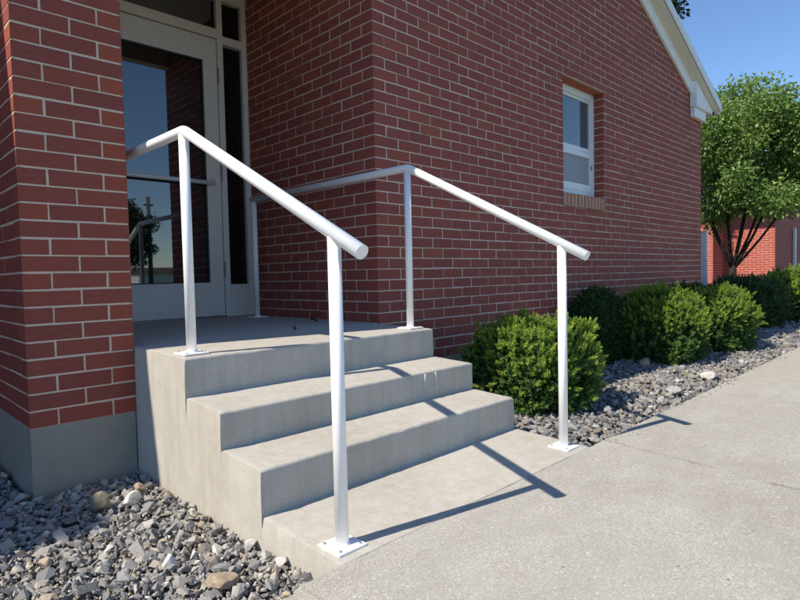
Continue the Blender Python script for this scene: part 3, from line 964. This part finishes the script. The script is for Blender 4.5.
def leafmesh(V, F):
    me = mesh_np(V, F)
    a = me.attributes.new('sprig', 'FLOAT', 'POINT')
    a.data.foreach_set('value', LAST.astype(np.float32))
    return me

def lump(D, seed, amp, f):
    return np.array([1 + amp * .7 * noise.noise(Vector((d[0] * 6.5, d[1] * 6.5, d[2] * 6.5 + seed * 3))) + amp * noise.noise(Vector((d[0] * f, d[1] * f, d[2] * f + seed))) + amp * .5 * noise.noise(Vector((d[0] * f * 2.7, d[1] * f * 2.7, d[2] * f * 2.7 + seed + 5))) for d in D])

def shrub(name, cx, cy, rx, ry, ztop, label, seed, n=5200, dark=False, group='rounded yew shrubs along the brick wall', tips=.42, scale=1.0, rot=0.0, zbase=-.53):
    t = thing(name, (cx, cy, zbase + .02), label, 'shrub', group)
    hz = ztop - zbase
    def cloud(m, rmin, rmax, up):
        D = rng.normal(size=(m * 2, 3)); D /= np.linalg.norm(D, axis=1, keepdims=True)
        D = D[D[:, 2] > -.80][:m]
        # denser below is not needed: more shoots on top and sides
        rad = rng.uniform(rmin ** 2, rmax ** 2, len(D)) ** .5 * lump(D, seed, .20, 2.6)
        # superellipsoid-ish: flat-sided mound
        q = np.abs(D) ** 1.25 * np.sign(D); q = np.where(True, np.sign(D) * np.abs(D) ** .86, q)
        P = q * rad[:, None] * np.array((rx, ry, hz * .60)) + np.array((0, 0, hz * .43))
        c, s_ = math.cos(rot), math.sin(rot)
        P[:, :2] = P[:, :2] @ np.array([[c, s_], [-s_, c]])
        keep = P[:, 2] > .02
        P = P[keep]; D = D[keep]
        dirs = D * np.array((1, 1, .8)) + np.array((0, 0, up)) + rng.normal(0, .62, (len(D), 3))
        P = P + np.array((cx, cy, zbase))
        return P, dirs
    mats = ('yew_shaded', 'yew_shaded') if dark else ('yew', 'yew_tip')  # shrubs by the wall take the leaf colours with shade put in
    P, Dr = cloud(int(n * 1.75), .60, 1.0, .55)
    V, Fq = place(SPR, P, Dr, rng.uniform(.42, .98, len(P)) * scale)
    link('foliage', leafmesh(V, Fq), M[mats[0]], t)
    P, Dr = cloud(int(n * 1.45 * tips), .95, 1.10, .7)
    # new growth mostly on the upper and outer shoots
    hfrac = (P[:, 2] - zbase) / hz
    # stray leading shoots that break the outline
    ns_ = 70
    a_ = rng.uniform(0, 6.283, ns_); e_ = rng.uniform(.15, 1.4, ns_)
    d_ = np.column_stack([np.cos(a_) * np.cos(e_), np.sin(a_) * np.cos(e_), np.sin(e_)])
    o_ = d_ * (np.array((rx, ry, hz * .60)) * lump(d_, seed, .20, 2.6)[:, None]) + np.array((cx, cy, zbase + hz * .43))
    dd = d_ * .7 + np.array((0, 0, .8)) + rng.normal(0, .25, (ns_, 3)); dd /= np.linalg.norm(dd, axis=1, keepdims=True)
    ln_ = rng.uniform(.0, .055, ns_) * scale
    P = np.concatenate([P, o_, o_ + dd * ln_[:, None], o_ + dd * ln_[:, None] * .5]); Dr = np.concatenate([Dr, dd, dd, dd]); hfrac = (P[:, 2] - zbase) / hz
    keep = rng.random(len(P)) < np.clip(-.50 + hfrac * 1.6, .04, 1)
    P, Dr = P[keep], Dr[keep]
    S = rng.uniform(.42, 1.0, len(P)) * scale
    V, Fq = place(SPR, P, Dr, S)
    link('new_growth', leafmesh(V, Fq), M[mats[1]], t)
    bm = bmesh.new()
    for k in range(26):
        a = random.uniform(0, 6.28); e = random.uniform(.1, 1.0); rr = random.uniform(.4, .8)
        end = Vector((cx + math.cos(a) * rx * rr * (1.05 - e * .4), cy + math.sin(a) * ry * rr * (1.05 - e * .4), zbase + hz * (.25 + .55 * e)))
        st = Vector((cx + math.cos(a) * .04, cy + math.sin(a) * .04, zbase - .02))
        md = st.lerp(end, .5) + Vector((random.uniform(-.03, .03), random.uniform(-.03, .03), -.03))
        tube(bm, [st, md, end], [.011, .007, .003], 6)
    link('stems', bm_mesh(bm), M['stem'], t)
    return t
shrub('yew_shrub', .640, -.670, .335, .350, -.045, 'rounded yew shrub with bright tips beside the bottom step', 1, 5600)
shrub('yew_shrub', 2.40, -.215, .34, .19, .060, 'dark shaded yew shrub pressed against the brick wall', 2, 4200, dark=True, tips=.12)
shrub('yew_shrub', 2.86, -.600, .37, .35, .050, 'dense sunlit yew shrub standing in front of the shaded one', 3, 5400)
shrub('yew_shrub', 3.92, -.700, .45, .36, .035, 'wide yellow green yew shrub furthest along the sunny row by the sidewalk', 4, 5400)
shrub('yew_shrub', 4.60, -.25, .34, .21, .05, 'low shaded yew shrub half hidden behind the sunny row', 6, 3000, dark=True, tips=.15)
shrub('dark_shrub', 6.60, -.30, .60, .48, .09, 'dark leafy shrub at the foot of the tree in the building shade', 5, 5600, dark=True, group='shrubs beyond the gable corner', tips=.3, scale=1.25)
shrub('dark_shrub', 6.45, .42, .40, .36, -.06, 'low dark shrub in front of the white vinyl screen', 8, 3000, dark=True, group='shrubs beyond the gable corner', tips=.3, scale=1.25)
shrub('light_shrub', 8.05, -.70, .60, .50, .17, 'light green shrub beyond the dark one near the far sidewalk', 7, 5200, group='shrubs beyond the gable corner', scale=1.35, tips=.6)
shrub('light_shrub', 9.6, -.60, .60, .50, .12, 'second light green shrub behind the nearer light one', 9, 3600, group='shrubs beyond the gable corner', scale=1.5, tips=.6)

# ------------------------------------------------------------------ trees
def leaf_template(l, w):
    out = []
    for i in range(5):
        f = .25 + .1 * i
        out.append(np.array([(0, 0, 0), (w * .5, w * f, l * .5), (0, -l * .06 * i, l), (-w * .5, w * f, l * .5)]))
    return out

def tree(name, base, stems, clumps, leaf, mat, label, n_per, tr, group=None, bark='bark', fork=.28):
    t = thing(name, base, label, 'tree', group)
    bx, by, bz = base
    bm = bmesh.new()
    fk = Vector((bx, by, bz + fork - .12))
    tube(bm, [(bx, by, bz - .1), (bx + .005, by, bz + .05), fk, fk + Vector((0, 0, .13))], [tr * 1.35, tr * 1.1, tr, tr * .45], 12)
    link('trunk', bm_mesh(bm), M[bark], t)
    bm = bmesh.new()
    ends = []
    for (ex, ey, ez, rr) in stems:
        e = Vector((ex, ey, ez)); pts = []; rad = []
        for k in range(8):
            s = k / 7
            p = fk.lerp(e, s)
            bow = math.sin(s * math.pi) * .12
            p += Vector(((ex - bx) * bow * .6, (ey - by) * bow * .6, -bow * .25))
            p += Vector((noise.noise(Vector((ex, s * 3, 1))), noise.noise(Vector((ey, s * 3, 2))), 0)) * .07 * s
            pts.append(p); rad.append(rr * .78 * (1 - .82 * s) + .004)
        tube(bm, pts, rad, 8)
        ends.append(pts)
    # side branches reaching the clumps
    for c in clumps:
        best = min((p for pts in ends for p in pts[2:]), key=lambda p: (p - Vector(c[:3])).length)
        q = Vector(c[:3])
        if (q - best).length > .1:
            m = best.lerp(q, .5) + Vector((0, 0, .06))
            tube(bm, [best, m, q], [.018, .011, .004], 5)
    link('branch', bm_mesh(bm), M[bark], t)
    P = []; D = []; SH = []
    for (x, y, z, r) in clumps:
        cv = rng.random()
        n = int(n_per * (r / .4) ** 2)
        d = rng.normal(size=(n, 3)); d /= np.linalg.norm(d, axis=1, keepdims=True)
        rad = rng.random(n) ** .42 * r * (1 + .25 * rng.normal(size=n))
        p = d * rad[:, None] * np.array((1.05, 1.05, .8)) + np.array((x, y, z))
        P.append(p); D.append(d * .8 + rng.normal(0, .6, (n, 3)) + np.array((0, 0, -.35))); SH.append(np.clip(.55 * cv + .45 * rng.random(n), 0, 1))
    P = np.concatenate(P); D = np.concatenate(D)
    V, Fq = place(leaf_template(*leaf), P, D, rng.uniform(.7, 1.25, len(P)), np.concatenate(SH))
    link('crown', leafmesh(V, Fq), M[mat], t)
    return t

def crown_clumps(c, r, n, rs, seed, shell=.55, flatten=0.0):
    rr = random.Random(seed); out = []
    tries = 0
    while len(out) < n and tries < 5000:
        tries += 1
        d = Vector((rr.gauss(0, 1), rr.gauss(0, 1), rr.gauss(0, 1))).normalized()
        k = rr.uniform(shell, 1.0)
        p = Vector((c[0] + d.x * r[0] * k, c[1] + d.y * r[1] * k, c[2] + d.z * r[2] * k))
        if any((p - Vector(q[:3])).length < rs * .62 for q in out): continue
        out.append((p.x, p.y, p.z, rs * rr.uniform(.7, 1.2)))
    return out
TB = (10.45, .86, -.55)
cl = crown_clumps((10.70, .52, 2.40), (1.90, 1.90, 1.45), 130, .36, 5, .30)
st = [(9.8, 1.35, 2.3, .040), (10.2, .35, 2.9, .032), (10.6, 1.1, 3.0, .034), (10.8, .55, 3.0, .036), (10.6, -.15, 2.7, .034), (11.0, .15, 2.8, .034), (10.9, -.45, 2.45, .032), (10.1, 1.0, 2.9, .032), (10.2, 1.6, 2.5, .030)]
rj = random.Random(3)
cl = [c for c in cl if c[2] - .55 * c[3] > 1.16 + rj.uniform(-.32, .14) + .16 * ((c[0] - 10.7) * .709 - (c[1] - .52) * .705)]
tree('leafy_tree', TB, st, cl, (.074, .042), 'tree_leaf', 'leafy multi stemmed tree with a broad green crown beyond the gable corner', 600, .066, fork=.92)
# tall tree behind the roof, only its edge shows over the rake
cl = crown_clumps((12.55, 4.20, 8.15), (1.9, 1.9, 2.0), 60, .55, 9, .35)
tree('tall_tree', (13.0, 4.0, -.6), [(12.4, 3.4, 8.2, .12), (13.9, 4.1, 8.4, .12), (13.2, 4.8, 8.8, .12), (12.9, 3.4, 9, .1)], cl, (.15, .08), 'dark_leaf',
     'tall dark tree behind the roof, leaves showing above the white rake', 230, .22, fork=3.5)

# ------------------------------------------------------------------ brick wing further along
fb = thing('brick_wing', (17, 3, -.5), 'sunlit red brick wing with a white downspout behind the leafy tree', 'building')
FX, FY = 16.5, 1.42
fw = dict(mat=M['brick_far'], parent=fb)
brick_wall('wall', (FX, 0, 0), (0, 1, 0), (-1, 0, 0), FY, 2.72, -7, 44, True, M['brick_far'], fb, corner=(True, False), seed=21, jit=.6)
brick_wall('wall', (0, FY, 0), (1, 0, 0), (0, -1, 0), FX, 23.0, -7, 44, False, M['brick_far'], fb, corner=(True, False), seed=22, jit=.6)
brick_wall('wall', (0, 2.72, 0), (1, 0, 0), (0, -1, 0), 15.5, FX, -7, 44, True, M['brick_far'], fb, corner=(True, False), seed=23, jit=.6)
brick_wall('wall', (15.5, 0, 0), (0, 1, 0), (-1, 0, 0), 2.72, 6.5, -7, 44, False, M['brick_far'], fb, corner=(True, False), seed=24, jit=.6)
for bx_ in [((FX + d, FY + d, -.6), (23, 3.2, 2.95)), ((15.5 + d, 2.72 + d, -.6), (FX + .5, 6.5, 2.95))]:
    boxes('mortar_backing', [bx_], M['mortar'], fb)
boxes('roof', [((15.1, 1.0, 2.96), (23.4, 7, 3.10))], M['trim'], fb)
prism('roof', [(15.0, 3.101), (23.5, 3.101), (23.5, 3.9), (18.5, 3.9)], 1, .9, 7.1, M['shingle'], fb)
ds = boxes('downspout', [((18.62, FY - .09, -.45), (18.72, FY - .012, 1.42))], M['vinyl'], fb, .01)
for zz in (.1, .9): boxes('strap', [((18.60, FY - .0925, zz), (18.74, FY - .004, zz + .03))], M['vinyl'], ds)
boxes('elbow', [((18.63, FY - .085, 1.421), (18.71, FY - .002, 1.47))], M['vinyl'], ds)
wp = boxes('vinyl_screen', [((6.97, .277, -.56), (7.03, .75, .835))], M['screen_bounce'], None, .006)
tag(wp, 'upright white vinyl screen just past the corner of the gable wall', 'screen')
boxes('top_cap', [((6.96, .270, .836), (7.04, .76, .85))], M['vinyl'], wp)

# ------------------------------------------------------------------ across the road (seen only as reflections in the door glass)
cl = crown_clumps((12.0, -36.0, 3.4), (2.2, 2.2, 2.6), 40, .7, 15, .3)
tree('roadside_tree', (12.0, -36.0, -.6), [(11.5, -36, 4, .1), (12.6, -36.2, 4.5, .1), (12.1, -35.5, 5, .1)], cl, (.22, .12), 'dark_leaf',
     'dark roadside tree reflected in the door glass beside the pole', 150, .16, fork=1.2)
up = thing('utility_pole', (13.75, -35.8, -.6), 'wooden utility pole reflected in the door glass', 'pole')
bm = bmesh.new(); tube(bm, [(13.75, -35.8, -.7), (13.75, -35.8, 6.2)], [.17, .12], 12); link('shaft', bm_mesh(bm), M['wood'], up)
boxes('crossarm', [((13.42, -35.86, 5.55), (14.08, -35.74, 5.66))], M['wood'], up)
fh = thing('white_shed', (57, -137, -.6), 'long low white shed on the horizon reflected low in the door glass', 'building')
boxes('wall', [((50, -141, -.7), (63, -136, 2.0))], M['vinyl'], fh)
prism('roof', [(-142, 1.95), (-135.3, 1.95), (-138.6, 3.4)], 0, 49.5, 63.5, M['shingle'], fh)

# ------------------------------------------------------------------ light, sky, camera
az, el = .200, .833
dirv = Vector((math.cos(az) * math.cos(el), -math.sin(az) * math.cos(el), -math.sin(el)))
sun = bpy.data.lights.new('sun', 'SUN'); sun.energy = 4.2; sun.angle = R(.53); sun.color = (1, .91, .77)
so = bpy.data.objects.new('sun', sun); col.objects.link(so)
so.rotation_euler = dirv.to_track_quat('-Z', 'Y').to_euler(); so.location = (-20, 5, 20)
w = bpy.data.worlds.new('World'); sc.world = w; w.use_nodes = True
nt = w.node_tree
sky = nt.nodes.new('ShaderNodeTexSky'); sky.sky_type = 'NISHITA'; sky.sun_disc = False
sky.sun_elevation = el; sky.sun_rotation = math.atan2(-dirv.x, -dirv.y) % (2 * math.pi)
sky.altitude = 0; sky.air_density = 1.0; sky.dust_density = 0; sky.ozone_density = 7
nt.links.new(sky.outputs[0], nt.nodes['Background'].inputs[0]); nt.nodes['Background'].inputs[1].default_value = .117

cam = bpy.data.cameras.new('camera'); co = bpy.data.objects.new('camera', cam); col.objects.link(co)
Fv = Vector((0.70359, 0.70925, -0.04370)).normalized()
yaw, pitch, roll = -.7814, -.0437, -.0218
Fv = Vector((math.sin(-yaw) * math.cos(pitch), math.cos(yaw) * math.cos(pitch), math.sin(pitch)))
Rv = Fv.cross(Vector((0, 0, 1))).normalized(); Uv = Rv.cross(Fv)
R2 = Rv * math.cos(roll) + Uv * math.sin(roll); U2 = -Rv * math.sin(roll) + Uv * math.cos(roll)
Mx = Matrix((R2, U2, -Fv)).transposed().to_4x4(); Mx.translation = Vector((-2.3647, -2.5722, .2883))
co.matrix_world = Mx
cam.sensor_fit = 'HORIZONTAL'; cam.sensor_width = 36; cam.lens = 571.65 / 800 * 36
cam.clip_start = .05; cam.clip_end = 2000
sc.camera = co
sc.view_settings.view_transform = 'Standard'; sc.view_settings.look = 'None'; sc.view_settings.gamma = 1; sc.view_settings.exposure = .60
try: sc.view_settings.use_curve_mapping = False
except Exception: pass
sc.render.engine = 'CYCLES'
